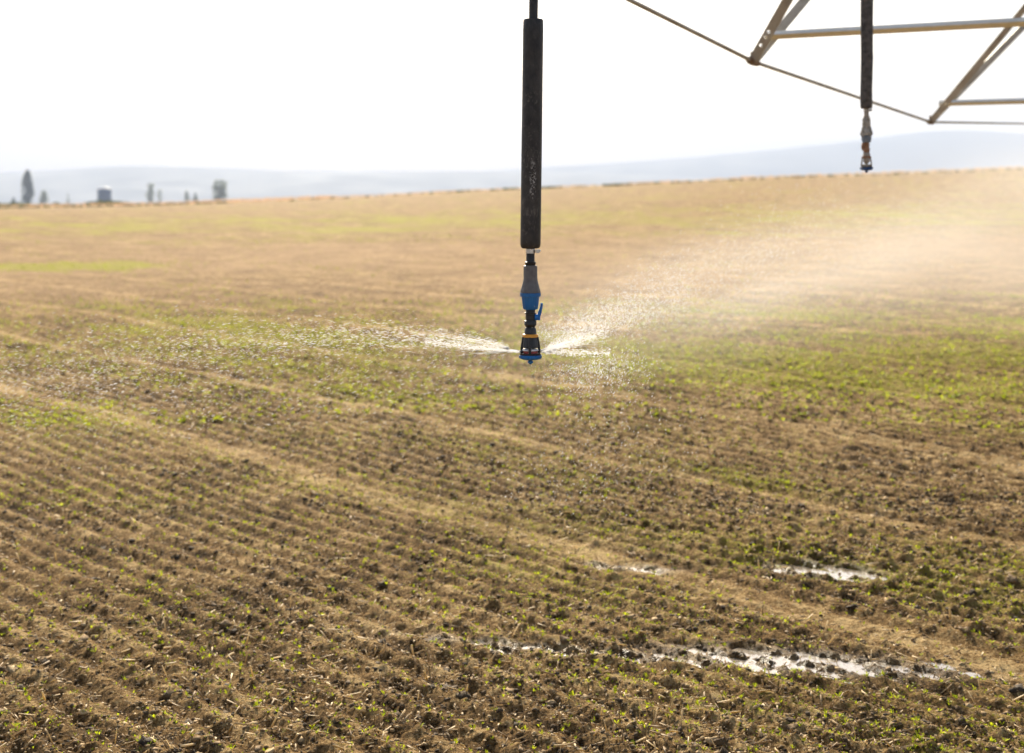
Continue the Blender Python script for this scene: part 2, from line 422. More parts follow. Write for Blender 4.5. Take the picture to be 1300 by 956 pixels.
# ------------------------------------------------------------------ puddles
def puddle_material():
    m, nt, b = new_mat('muddy_water')
    b.inputs['Base Color'].default_value = (.26, .21, .15, 1)
    b.inputs['Roughness'].default_value = .06; b.inputs['IOR'].default_value = 1.333
    b.inputs['Specular IOR Level'].default_value = 1.0
    b.inputs['Coat Weight'].default_value = 1.0; b.inputs['Coat Roughness'].default_value = .04
    bump(nt, nz(nt, coord(nt), 55, 4, .6), .3, .008, b)
    return m
M_pud = puddle_material()
for k, (cx, cy, a, b_, d) in enumerate(PUD):
    n = 72; V = [(0, 0, 0)]
    for q in range(n):
        t = 2 * math.pi * q / n
        rr = 1.45 * (1 + .22 * float(pnoise(np.array([math.cos(t) * 2.2 + k * 7]), np.array([math.sin(t) * 2.2]), 5)[0]))
        V.append((a * rr * math.cos(t), b_ * rr * math.sin(t), 0))
    Vt = [(v[0], v[1], -.03) for v in V]
    me = bpy.data.meshes.new('puddle')
    Fc = [(0, 1 + q, 1 + (q + 1) % n) for q in range(n)] + [(n + 1, n + 2 + (q + 1) % n, n + 2 + q) for q in range(n)]
    Fc += [(1 + q, n + 2 + q, n + 2 + (q + 1) % n, 1 + (q + 1) % n) for q in range(n)]
    me.from_pydata(V + Vt, [], Fc); me.materials.append(M_pud)
    o = bpy.data.objects.new('puddle', me); C.objects.link(o)
    o.location = (cx, cy, float(base_h(np.array([cx]), np.array([cy]))[0]) - (.009, .021, .011, .012)[k])
    o.rotation_euler = (0, 0, math.radians(-14)); tag(o, kind='structure')

# ------------------------------------------------------------------ verge grass and weeds on the crest
def blade_clump(n, seed):
    r = random.Random(seed); V = []; Fc = []
    for k in range(n):
        a = r.uniform(0, 6.283); bx, by = r.uniform(-.3, .3), r.uniform(-.3, .3); ln = r.uniform(.5, 1); lean = r.uniform(0, .35)
        sx, sy = math.cos(a + 1.57) * .035, math.sin(a + 1.57) * .035
        b = len(V); tx, ty = bx + math.cos(a) * lean * ln, by + math.sin(a) * lean * ln
        V += [(bx - sx, by - sy, -.1), (bx + sx, by + sy, -.1), (tx + sx * .5, ty + sy * .5, ln), (tx - sx * .5, ty - sy * .5, ln)]
        Fc.append([b, b + 1, b + 2, b + 3])
    return np.array(V, float), Fc
M_dry = leafy('dry_grass', (.62, .42, .27), (.80, .60, .42), .35, .2, (1.0, .97, .9))
M_weed = leafy('weed_leaf', (.045, .06, .02), (.12, .14, .045), .3, .5)
def build_verge():
    n = 9000
    x = rng.uniform(-85, 85, n); y = 152 + 14 * rng.random(n) + 4 * pnoise(x / 18, x * 0, 60)
    dens = np.where(x < 0, 1, .55) * (.6 + .6 * pnoise(x / 6, y / 6, 61)); keep = rng.random(n) < dens
    x, y = x[keep], y[keep]; k = len(x)
    sz = rng.uniform(.18, .42, k) * np.where(x < -20, 1.15, .75)
    T, Fc = blade_clump(9, 3)
    R = rotmats(rng.uniform(0, 6.28, k), rng.uniform(0, .2, k), rng.uniform(0, 6.28, k))
    V, Fa = scatter(T, Fc, np.stack([x, y, base_h(x, y)], 1), R, np.stack([sz * 1.3, sz * 1.3, sz], 1))
    tag(np_mesh('dry_grass', V, Fa, M_dry, smooth=False), kind='stuff', label='strip of dry tan grass along the crest of the field', cat='grass')
    # low weeds
    n = 2600; x = rng.uniform(-80, 60, n); y = 150.5 + 3 * rng.random(n) + 4 * pnoise(x / 18, x * 0, 60)
    dens = .12 + .9 * np.exp(-((x - 8) / 9) ** 2) * sstep(-.2, .3, pnoise(x / 2.5, x * 0, 64)) + .25 * (x < -30)
    keep = rng.random(n) < dens; x, y = x[keep], y[keep]; k = len(x); sz = rng.uniform(.18, .5, k)
    n2 = 1500; x2 = rng.uniform(-86, -43, n2); y2 = rng.uniform(171, 180, n2)
    hgt = .35 + .9 * np.clip(.45 + pnoise(x2 / 4, x2 * 0, 65), 0, 1) * sstep(-43, -50, x2)
    x = np.concatenate([x, x2]); y = np.concatenate([y, y2]); sz = np.concatenate([sz, hgt * rng.uniform(.5, 1, n2)]); k = len(x)
    T, Fc = leaf_tuft(9, 8, .35)
    R = rotmats(rng.uniform(0, 6.28, k), rng.uniform(0, .3, k), rng.uniform(0, 6.28, k))
    V, Fa = scatter(T, Fc, np.stack([x, y, base_h(x, y)], 1), R, np.repeat(sz[:, None], 3, 1), .1)
    tag(np_mesh('weeds', V, Fa, M_weed, smooth=False), kind='stuff', label='low green weeds growing at the field edge', cat='weeds')
build_verge()

# ------------------------------------------------------------------ distant trees
M_bark = simple('bark', (.07, .05, .035), (.14, .11, .08), 6, .9)
def tube_bm(bm, p0, p1, r0, r1, seg=8):
    p0, p1 = Vector(p0), Vector(p1); d = (p1 - p0)
    if d.length < 1e-6: return
    q = d.to_track_quat('Z', 'Y'); a = []; b = []
    for k in range(seg):
        t = 2 * math.pi * k / seg; v = Vector((math.cos(t), math.sin(t), 0))
        a.append(bm.verts.new(p0 + q @ (v * r0))); b.append(bm.verts.new(p1 + q @ (v * r1)))
    for k in range(seg): bm.faces.new((a[k], a[(k + 1) % seg], b[(k + 1) % seg], b[k]))
    bm.faces.new(a[::-1]); bm.faces.new(b)
def bm_obj(name, bm, mat, parent=None, smooth=True):
    bmesh.ops.recalc_face_normals(bm, faces=bm.faces)
    me = bpy.data.meshes.new(name); bm.to_mesh(me); bm.free()
    for m in (mat if isinstance(mat, (list, tuple)) else [mat]): me.materials.append(m)
    if smooth:
        for p in me.polygons: p.use_smooth = True
        me.set_sharp_from_angle(angle=math.radians(38))
    o = bpy.data.objects.new(name, me); C.objects.link(o)
    if parent: o.parent = parent
    return o
def tree(name, px, ytop, ybase, wpx, D, shape, dens, mat, label, cat, lean=0, seed=1):
    r = random.Random(seed)
    b = at(px, ybase, D); x, y = b.x, b.y
    g = float(base_h(np.array([x]), np.array([y]))[0])
    H = at(px, ytop, D).z - g; W = 1.22 * wpx / F * D
    root = empty(name, (x, y, g)); tag(root, label, cat)
    bm = bmesh.new()
    tr = W * .05
    pts = [Vector((0, 0, -.3))]; 
    for k in range(1, 6): pts.append(Vector((lean * W * k / 5 + r.uniform(-.03, .03) * W, r.uniform(-.03, .03) * W, H * .85 * k / 5)))
    for k in range(5): tube_bm(bm, pts[k], pts[k + 1], tr * (1.2 - k * .2), tr * (1.0 - k * .2))
    tips = []
    for k in range(26):
        f = r.uniform(.15, .98); z = H * f * .98; a = r.uniform(0, 6.283)
        rad = shape(f) * W * .5 * r.uniform(.35, 1)
        p = pts[0].lerp(pts[5], min(1, f)); base = Vector((lean * W * f, 0, max(.1, z - H * .12)))
        tip = Vector((lean * W * f + math.cos(a) * rad, math.sin(a) * rad, z))
        tube_bm(bm, base, tip, tr * .35 * (1.1 - f), tr * .08, 5); tips.append(tip)
    bm_obj('trunk', bm, M_bark, root)
    n = int(dens); P = []; sc = []
    for k in range(n):
        if r.random() < .75:
            t = tips[r.randrange(len(tips))]; q = Vector((r.gauss(0, 1), r.gauss(0, 1), r.gauss(0, 1.1))) * W * .11; p = t + q
        else:
            f = r.uniform(.12, 1); a = r.uniform(0, 6.283); rad = shape(f) * W * .5 * r.random() ** .5
            p = Vector((lean * W * f + math.cos(a) * rad, math.sin(a) * rad, H * f))
        f = p.z / H
        if f > 1.01 or f < .06: continue
        if math.hypot(p.x - lean * W * f, p.y) > shape(min(max(f, 0), 1)) * W * .5 * r.uniform(.92, 1.18): continue
        P.append(p[:])
    k = len(P); P = np.array(P); sz = rng.uniform(.05, .11, k) * W + .08
    T, Fc = leaf_tuft(3, 2, .8)
    R = rotmats(rng.uniform(0, 6.28, k), rng.uniform(0, 3, k), rng.uniform(0, 6.28, k))
    V, Fa = scatter(T, Fc, P, R, np.repeat(sz[:, None], 3, 1), .1)
    np_mesh('crown', V, Fa, mat, root, smooth=False)
M_crA = leafy('dark_foliage', (.035, .055, .03), (.08, .11, .055), .15, .3)
M_crB = leafy('pale_foliage', (.07, .095, .045), (.15, .18, .09), .3, .3)
poplar = lambda f: .78 if f < .5 else .78 - .62 * ((f - .5) / .5) ** 1.5 
conic = lambda f: max(.05, 1 - f) ** .8
oval = lambda f: max(.1, math.sin(math.pi * min(1, max(0, f)) ** .8)) ** .6
block = lambda f: .95 if f < .93 else .7
wisp = lambda f: .35 + .65 * abs(math.sin(f * 7.5 + .6)) * (1 - .4 * f)
tree('poplar_tree', 34.5, 216, 260, 16, 700, poplar, 2600, M_crA, 'tall dark column shaped tree, tallest on the skyline, left of the silo', 'tree', .0, 11)
tree('conifer_tree', 17, 251, 262, 9, 620, conic, 500, M_crA, 'tiny dark pointed tree on the skyline left of the tallest tree', 'tree', 0, 12)
tree('small_tree', 55.5, 241, 261, 10, 640, oval, 750, M_crB, 'short rounded tree just right of the tallest tree', 'tree', 0, 13)
tree('shrub', 71, 257, 264, 13, 500, oval, 700, M_crB, 'low round green shrub at the field edge, left of the silo', 'shrub', 0, 14)
tree('sapling', 86, 245, 262, 5, 640, oval, 200, M_crB, 'thin faint sapling standing alone just left of the silo', 'tree', 0, 15)
tree('small_tree', 190, 233, 260, 12, 720, wisp, 650, M_crB, 'ragged leaning tree, nearest one right of the silo', 'tree', .08, 16)
tree('small_tree', 203, 241, 260, 8, 740, wisp, 300, M_crB, 'thin wispy small tree right beside the ragged leaning tree', 'tree', 0, 17)
tree('small_tree', 237, 241, 259, 10, 760, conic, 420, M_crB, 'left one of two short pointed trees standing close together', 'tree', 0, 18)
tree('small_tree', 248, 245, 259, 11, 720, conic, 480, M_crB, 'right and greener one of two short pointed trees standing close together', 'tree', 0, 19)
tree('broad_tree', 279, 229, 257, 16, 700, block, 1100, M_crB, 'flat topped blocky tree, rightmost on the skyline', 'tree', 0, 20)

# ------------------------------------------------------------------ silo
def lathe(bm, prof, seg=32, axis=(0, 0), ribs=0, rib_d=0, z0=0, jag=0, cap=True):
    rings = []
    for r, z in prof:
        ring = []
        for k in range(seg):
            t = 2 * math.pi * k / seg
            rr = r * (1 + (rib_d if ribs and (k * ribs * 2 // seg) % 2 else 0))
            if jag: rr *= 1 + jag * random.uniform(-1, 1)
            ring.append(bm.verts.new((axis[0] + rr * math.cos(t), axis[1] + rr * math.sin(t), z0 + z)))
        rings.append(ring)
    for a, b in zip(rings, rings[1:]):
        for k in range(seg): bm.faces.new((a[k], a[(k + 1) % seg], b[(k + 1) % seg], b[k]))
    if cap: bm.faces.new(rings[0][::-1]); bm.faces.new(rings[-1])
D = 680; p = at(132.5, 258, D); g0 = float(base_h(np.array([p.x]), np.array([p.y]))[0])
root = empty('silo', (p.x, p.y, g0)); tag(root, 'round blue grey steel silo with a white domed roof on the skyline', 'silo')
Hs = at(0, 240, D).z - g0; Rs = 8.6 / F * D
M_silo = simple('painted_steel', (.02, .05, .13), (.035, .08, .17), .6, .5, 0, 0)
M_roof = simple('white_roof', (.66, .67, .67), (.72, .73, .73), 1, .7, 0, 0)
bm = bmesh.new(); prof = [(Rs, 0)]
for k in range(1, 22): prof += [(Rs * (1.0 if k % 2 else 1.012), Hs * k / 22)]
prof += [(Rs, Hs)]; lathe(bm, prof, 40); bm_obj('wall', bm, M_silo, root)
bm = bmesh.new(); lathe(bm, [(Rs * 1.03, Hs), (Rs * 1.03, Hs + .12), (Rs * .8, Hs + .6), (Rs * .5, Hs + 1.05), (Rs * .2, Hs + 1.3)], 40); rf = bm_obj('roof', bm, M_roof, root)
bm = bmesh.new(); lathe(bm, [(Rs * .2, Hs + 1.303), (Rs * .2, Hs + 1.5), (Rs * .05, Hs + 1.6)], 16); bm_obj('roof_vent', bm, M_roof, rf)
bm = bmesh.new()
for s in (-.25, .25): tube_bm(bm, (s, -Rs - .2, 0), (s, -Rs - .2, Hs), .04, .04, 6)
for k in range(24): tube_bm(bm, (-.25, -Rs - .2, Hs * (k + .5) / 24), (.25, -Rs - .2, Hs * (k + .5) / 24), .03, .03, 6)
bm_obj('ladder', bm, M_silo, root)

# ------------------------------------------------------------------ sprinkler drop
def rubber_material():
    m, nt, b = new_mat('black_rubber'); v = coord(nt)
    sc = nt.nodes.new('ShaderNodeMapping'); nt.links.new(v, sc.inputs[0]); sc.inputs['Scale'].default_value = (1, 1, .55)
    mud = nz(nt, sc.outputs[0], 75, 6, .75, 1.6)
    spl = nz(nt, v, 9, 3, .6)
    mk = ramp(nt, mth(nt, 'ADD', mud, mth(nt, 'MULTIPLY', mth(nt, 'SUBTRACT', spl, .5), .55)), [(.575, 0.0), (.65, 1.0)])
    # a chalky smear in one patch of the sleeve
    g = nt.nodes.new('ShaderNodeVectorMath'); g.operation = 'DISTANCE'; nt.links.new(v, g.inputs[0]); g.inputs[1].default_value = (.004, -.028, .46)
    mp = nt.nodes.new('ShaderNodeSeparateXYZ'); nt.links.new(v, mp.inputs[0])
    dz = mth(nt, 'ABSOLUTE', mth(nt, 'DIVIDE', mth(nt, 'SUBTRACT', mp.outputs[2], .47), .085)); dx = mth(nt, 'ABSOLUTE', mth(nt, 'DIVIDE', mth(nt, 'SUBTRACT', mp.outputs[0], .006), .013))
    inside = ramp(nt, mth(nt, 'ADD', mth(nt, 'MULTIPLY', dz, dz), mth(nt, 'ADD', mth(nt, 'MULTIPLY', dx, dx), mth(nt, 'MULTIPLY', nz(nt, v, 60, 3, .6), .9))), [(.6, 1.0), (1.15, 0.0)])
    sm = mth(nt, 'MULTIPLY', inside, ramp(nt, nz(nt, v, 210, 4, .7), [(.52, 0.0), (.58, 1.0)]))
    dust = ramp(nt, nz(nt, sc.outputs[0], 22, 5, .7), [(.35, (.009, .0075, .0065)), (.7, (.060, .050, .042))])
    c = mixc(nt, mth(nt, 'MULTIPLY', mk, .5), dust, (.16, .135, .11))
    c = mixc(nt, mth(nt, 'MULTIPLY', sm, .8), c, (.42, .40, .36))
    nt.links.new(c, b.inputs['Base Color']); b.inputs['Roughness'].default_value = .5
    b.inputs['Specular IOR Level'].default_value = .4
    bump(nt, mud, .35, .003, b)
    return m
M_rubber = rubber_material()
M_hose = simple('hose_black', (.012, .011, .011), (.026, .024, .022), 60, .55)
M_plastic = simple('black_plastic', (.010, .010, .010), (.022, .021, .02), 90, .42)
M_grey = simple('grey_plastic', (.10, .088, .08), (.165, .148, .135), 70, .5)
M_blue = simple('blue_plastic', (.003, .115, .34), (.006, .16, .44), 60, .38, 0, .1)
M_blue2 = simple('deep_blue_plastic', (.004, .14, .46), (.008, .19, .58), 60, .35, 0, .1)
M_steel = simple('band_steel', (.50, .49, .47), (.68, .67, .65), 60, .32, .9)
M_orange = simple('orange_plastic', (.80, .33, .03), (.9, .42, .06), 50, .4, 0, 0)
M_red = simple('red_plastic', (.30, .03, .02), (.42, .06, .04), 80, .4, 0, 0)
M_white = simple('white_plastic', (.72, .68, .66), (.82, .8, .78), 80, .4, 0, 0)
M_mud = simple('dried_mud', (.15, .12, .09), (.55, .47, .38), 60, .95, 0, .9, .006)
M_mudgrey = simple('muddy_grey', (.20, .18, .15), (.60, .55, .47), 55, .9, 0, .7, .004)
M_mudblue = simple('muddy_blue', (.10, .16, .25), (.32, .33, .33), 70, .8, 0, .5, .003)
M_mudsleeve = simple('dusty_rubber', (.03, .028, .027), (.16, .14, .12), 45, .8, 0, .5, .003)
M_rust = simple('rusty_clay', (.22, .10, .05), (.42, .24, .14), 90, .9, 0, .6, .004)
M_bluedark = simple('dusty_blue', (.012, .06, .22), (.03, .10, .28), 60, .5)

PX = 3.6 / F                       # metres in one photo pixel at the near drop
def zz(y): return (462.5 - y) * PX  # height above the tip of the sprinkler
def prof(lst): return [(r * PX, zz(y)) for r, y in lst][::-1]
def rotbox(bm, c, size, R=None):
    g = bmesh.ops.create_cube(bm, size=1.0)
    for v in g['verts']:
        q = Vector((v.co.x * size[0], v.co.y * size[1], v.co.z * size[2]))
        if R: q = R @ q
        v.co = q + Vector(c)
def build_drop(loc, muddy, hose_top, label, sway):
    root = empty('sprinkler_drop', loc); tag(root, label, 'sprinkler', 'sprinkler drops hanging from the irrigation pipe')
    j = .13 if muddy else 0
    mm = lambda clean, dirty: dirty if muddy else clean
    L = lambda name, lst, mat, seg=40, parent=root, **k: (lambda b: (lathe(b, prof(lst), seg, jag=j, **k), bm_obj(name, b, mat, parent))[1])(bmesh.new())
    # sleeve weight (slightly out of plumb), hose through it
    h0 = zz(315.3); h1 = zz(24.5)
    w_ = L('sleeve_weight', [(5.9, 24.2), (11.6, 24.5), (12.7, 26), (13.0, 40), (12.9, 110), (13.05, 200), (12.95, 300), (12.9, 310), (12.2, 313.5), (10.4, 315.3), (5.7, 315.4)], mm(M_rubber, M_mudsleeve), 48)
    sh = Matrix.Identity(4)
    for v in w_.data.vertices:
        t = (v.co.z - h0) / (h1 - h0); v.co.x += sway * t * PX
    bm = bmesh.new(); top = Vector(hose_top) - Vector(loc); pts = []
    a = Vector((sway * PX, 0, h1 - .01)); n = 14
    for k in range(n + 1):
        t = k / n; q = a.lerp(top, t); pts.append(q)
    for k in range(n): tube_bm(bm, pts[k], pts[k + 1], 5.7 * PX, 5.7 * PX, 16)
    bm_obj('hose', bm, M_hose, root)
    # gooseneck from the pipe over to the hose
    pp = pipe_at(loc[1] + pn.y * .25) - Vector(loc); bm = bmesh.new(); gp = []
    for k in range(13):
        t = k / 12; q = top.lerp(pp, t); q.z = top.z + (pp.z + .07 - top.z) * t + .16 * math.sin(math.pi * t); gp.append(q)
    for k in range(12): tube_bm(bm, gp[k], gp[k + 1], .0135, .0135, 12)
    bm_obj('gooseneck', bm, M_steel, root)
    L('hose_tail', [(5.4, 314.5), (5.4, 331), (6.0, 332.2)], mm(M_hose, M_mud), 28)
    cl = L('hose_clamp', [(5.45, 316), (6.1, 316), (6.1, 321.6), (5.45, 321.6)], mm(M_steel, M_mudgrey), 32)
    bm = bmesh.new(); rotbox(bm, (8.6 * PX, -.004, zz(318.8)), (4.4 * PX, .008, 4.2 * PX))
    tube_bm(bm, (9.6 * PX, -.012, zz(318.8)), (9.6 * PX, .006, zz(318.8)), 2.5 * PX, 2.5 * PX, 12)
    tube_bm(bm, (8.5 * PX, -.004, zz(320)), (12.6 * PX, -.006, zz(317.6)), 1.5 * PX, 1.3 * PX, 10)
    bm_obj('clamp_screw', bm, mm(M_steel, M_mudgrey), cl)
    L('hose_barb', [(5.9, 332.0), (7.1, 332.6), (7.1, 334), (6.1, 336.9)], mm(M_plastic, M_mud), 28)
    rg = L('pressure_regulator', [(7.6, 336.9), (8.5, 337.4), (8.7, 339), (8.7, 353.5), (8.9, 355), (9.7, 359), (11.6, 366), (12.7, 369.5), (12.9, 371.5)], mm(M_grey, M_mudgrey), 48, ribs=12, rib_d=.022)
    L('collar', [(12.4, 371.55), (13.1, 371.9), (13.1, 376.3), (11.3, 376.6)], mm(M_blue, M_mudgrey), 48, ribs=24, rib_d=.02)
    L('regulator_base', [(10.4, 376.65), (10.5, 378), (9.6, 386), (8.8, 391.8), (8.0, 392.8)], mm(M_blue, M_mudblue), 48, ribs=12, rib_d=.07)
    L('valve_body', [(5.6, 392.85), (6.0, 393.5), (6.0, 396.5), (7.4, 396.8), (7.4, 398.2), (6.2, 398.6), (6.3, 406.6), (7.6, 407), (7.8, 407.3), (7.8, 412.4), (7.2, 412.8), (5.6, 415.3)], mm(M_plastic, M_rust), 28)
    # lever valve handle
    bm = bmesh.new()
    hs = -1 if muddy else 1; tube_bm(bm, (hs * 5.5 * PX, -.002, zz(402.6)), (hs * 9.8 * PX, -.002, zz(402.6)), 4.1 * PX, 3.9 * PX, 20)
    path = [(10.3, 406), (10.8, 400), (12.2, 395), (13.8, 390), (14.3, 384.9)]
    wd = [2.1, 2.3, 1.9, 1.6, 1.7]
    if muddy: path = [(-8.5, 410), (-9.5, 405), (-9.8, 399), (-8.6, 394)]
    for k in range(len(path) - 1):
        (x0, y0), (x1, y1) = path[k], path[k + 1]
        p0 = Vector((x0 * PX, -.002, zz(y0))); p1 = Vector((x1 * PX, -.002, zz(y1))); d = (p1 - p0)
        ang = math.atan2(d.x, d.z)
        rotbox(bm, (p0 + p1) / 2, (wd[k] * 1.9 * PX, .009, d.length * 1.12), Matrix.Rotation(ang, 3, 'Y'))
    bm_obj('valve_handle', bm, mm(M_blue2, M_rust), root)
    # nozzle body: neck, orange nozzle ring, three legs round an open chamber, deflector plate
    L('nozzle_body', [(5.2, 415.4), (6.4, 416), (7.3, 418), (7.8, 423.4), (8.6, 423.8)], mm(M_plastic, M_mud), 32)
    L('nozzle_ring', [(8.3, 423.9), (9.7, 424.2), (9.7, 427.8), (8.4, 428.2)], mm(M_orange, M_rust), 32, ribs=16, rib_d=.03)
    L('nozzle', [(8.0, 428.25), (8.6, 430), (9.6, 436), (10.2, 440.4), (8.0, 441.8)] if not muddy else [(7.0, 428.25), (6.0, 430), (6.6, 436), (4.2, 440.4), (3.0, 441.8)], mm(M_plastic, M_mud), 32, ribs=8, rib_d=.05)
    for k in range(4):
        a_ = math.radians(-95 + k * 90); bm = bmesh.new()
        c, s = math.cos(a_), math.sin(a_)
        pr = [(8.9, 428), (9.8, 434), (10.9, 440), (11.3, 448.6)]
        for q in range(3):
            p0 = Vector((c * pr[q][0] * PX, s * pr[q][0] * PX, zz(pr[q][1]))); p1 = Vector((c * pr[q + 1][0] * PX, s * pr[q + 1][0] * PX, zz(pr[q + 1][1])))
            tube_bm(bm, p0, p1, 1.75 * PX, 1.75 * PX, 8)
        bm_obj('leg', bm, mm(M_plastic, M_mud), root)
    L('plate_rim', [(5.0, 442.6), (9.8, 443.2), (10.4, 444.6), (9.6, 445.3)], mm(M_white, M_mudgrey), 36, ribs=9, rib_d=.05)
    L('deflector_plate', [(8.8, 445.35), (9.4, 446), (9.6, 448), (8.6, 448.6)], mm(M_red, M_mud), 36)
    L('base_ring', [(11.0, 448.65), (13.6, 448.9), (13.6, 450.1), (12.4, 450.4)], mm(M_plastic, M_plastic), 40)
    L('base_cap', [(13.0, 450.45), (14.3, 450.9), (14.3, 453.4), (13.2, 455), (9.0, 456.6), (4.0, 457.2)], mm(M_blue2, M_bluedark), 44, ribs=11, rib_d=.03)
    L('tip', [(2.5, 457.25), (2.4, 458), (3.6, 458.5), (3.6, 460.3), (1.8, 461.8), (1.0, 462.5)], mm(M_blue2, M_bluedark), 20)
    return root

# pipe geometry shared by the span and the hoses
P1 = Vector((2.07, 6.75, EYE + 1.98)); P2 = Vector((3.94, 10.05, EYE + 1.626))
dirp = (P2 - P1)
def pipe_at(y): return P1 + dirp * ((y - P1.y) / dirp.y)
pn = Vector((.87, -.49, 0)) * -1
d1 = at(673.4, 462.5, 3.6)
build_drop(d1, False, Vector((d1.x + .035, 3.6, pipe_at(3.75).z + .02)), 'clean spraying sprinkler with blue caps under a scuffed black sleeve weight, hanging nearest', 3.6)
d2 = at(1100, 219.5, 6.5)
build_drop(d2, True, Vector((1.62, 6.5, pipe_at(6.6).z + .02)), 'mud caked sprinkler not spraying, hanging behind the nearer one at right', 1.5)

# ------------------------------------------------------------------ irrigation span
def galv():
    m, nt, b = new_mat('galvanised_steel'); v = coord(nt)
    n = nz(nt, v, 6, 6, .7); n2 = nz(nt, v, 60, 4, .7)
    c = ramp(nt, n, [(.3, (.28, .25, .20)), (.5, (.41, .385, .34)), (.7, (.52, .51, .48))])
    c = mixc(nt, ramp(nt, n2, [(.55, 0.0), (.75, .4)]), c, (.28, .19, .11))
    nt.links.new(c, b.inputs['Base Color']); b.inputs['Metallic'].default_value = .55; b.inputs['Roughness'].default_value = .5
    bump(nt, n2, .25, .001, b); return m
M_galv = galv()
M_brace = simple('bright_zinc', (.78, .74, .62), (.88, .84, .74), 20, .45, .6, .2, .001)
M_clampm = simple('rusty_forging', (.16, .085, .04), (.34, .23, .14), 40, .75, .3, .6, .003)
span = empty('irrigation_span', (P1.x, P1.y, 0)); tag(span, 'overhead galvanised irrigation span with thin truss rods, bolted struts and cross braces', 'irrigation span')
O = span.location
def flange(bm, p0, p1, w, nrm, t, holes, first=0.0):
    """flat bar from p0 to p1, width w across (side = axis x nrm), thickness t, round bolt holes at given distances"""
    ax = (p1 - p0); Ln = ax.length; ax.normalize(); nrm = nrm.normalized(); sd = ax.cross(nrm).normalized()
    def P(a, s, z): return bm.verts.new(p0 + ax * a + sd * s + nrm * z)
    cells = []; pos = 0; hw = w / 2; hr = [h for h in holes]
    for h in hr:
        a0, a1 = h - hw * .62, h + hw * .62
        if a0 > pos: cells.append((pos, a0, None))
        cells.append((a0, a1, h)); pos = a1
    cells.append((pos, Ln, None))
    for a0, a1, h in cells:
        if h is None:
            q = [P(a0, -hw, 0), P(a1, -hw, 0), P(a1, hw, 0), P(a0, hw, 0)]; q2 = [P(a0, -hw, t), P(a1, -hw, t), P(a1, hw, t), P(a0, hw, t)]
            bm.faces.new(q); bm.faces.new(q2[::-1])
            bm.faces.new((q[0], q2[0], q2[1], q[1])); bm.faces.new((q[3], q[2], q2[2], q2[3]))
        else:
            n = 16; R = hw * .42; ol = []
            for z in (0, t):
                o_ = []; i_ = []
                for k in range(n):
                    th = 2 * math.pi * (k + .5) / n; c, s = math.cos(th), math.sin(th)
                    m_ = max(abs(c) / ((a1 - a0) / 2), abs(s) / hw)
                    o_.append(P(h + c / m_, s / m_, z)); i_.append(P(h + c * R, s * R, z))
                for k in range(n):
                    k2 = (k + 1) % n; f = (o_[k], o_[k2], i_[k2], i_[k])
                    bm.faces.new(f if z == 0 else f[::-1])
                ol.append((o_, i_))
            for k in range(n):
                k2 = (k + 1) % n
                bm.faces.new((ol[0][1][k], ol[0][1][k2], ol[1][1][k2], ol[1][1][k]))
                bm.faces.new((ol[0][0][k2], ol[0][0][k], ol[1][0][k], ol[1][0][k2]))
def angle_bar(name, p0, p1, w, n1, n2, holes=(), mat=None):
    bm = bmesh.new(); p0 = Vector(p0) - O; p1 = Vector(p1) - O; ax = (p1 - p0).normalized()
    n1 = (n1 - ax * n1.dot(ax)).normalized(); s1 = ax.cross(n1).normalized()
    if s1.dot(n2) < 0: s1 = -s1
    off = s1 * (w / 2)
    flange(bm, p0, p1, w, n1, .004, holes)
    flange(bm, p0 - off - n1 * w / 2 , p1 - off - n1 * w / 2, w * .98, s1, -.004, ())
    o = bm_obj(name, bm, mat or M_galv, span, smooth=False)
    return o
a_dir = Vector((.493, .870, 0)); perp = Vector((.882, -.471, 0)); HALF = 1.93
back = Vector((1.22, 7.2, EYE + .686)) - a_dir * 5 + Vector((0, 0, .47))
nodesL = [Vector((1.22, 7.2, EYE + .686)), Vector((3.09, 10.5, EYE + .553)), Vector((5.26, 14.5, EYE + .747))]
rodL = [nodesL[0] - a_dir * 4.2 + Vector((0, 0, .50)), nodesL[0] - a_dir * 1.49 + Vector((0, 0, .133))] + nodesL + [nodesL[2] + a_dir * 5 + Vector((0, 0, .7))]
for sgn in (0, 1):
    pts = [q + perp * (HALF * sgn) - O for q in rodL]; bm = bmesh.new()
    for a, b in zip(pts, pts[1:]): tube_bm(bm, a, b, .0098, .0098, 14)
    bm_obj('truss_rod', bm, M_galv, span)
toC = Vector((-.3, -1, -.15))
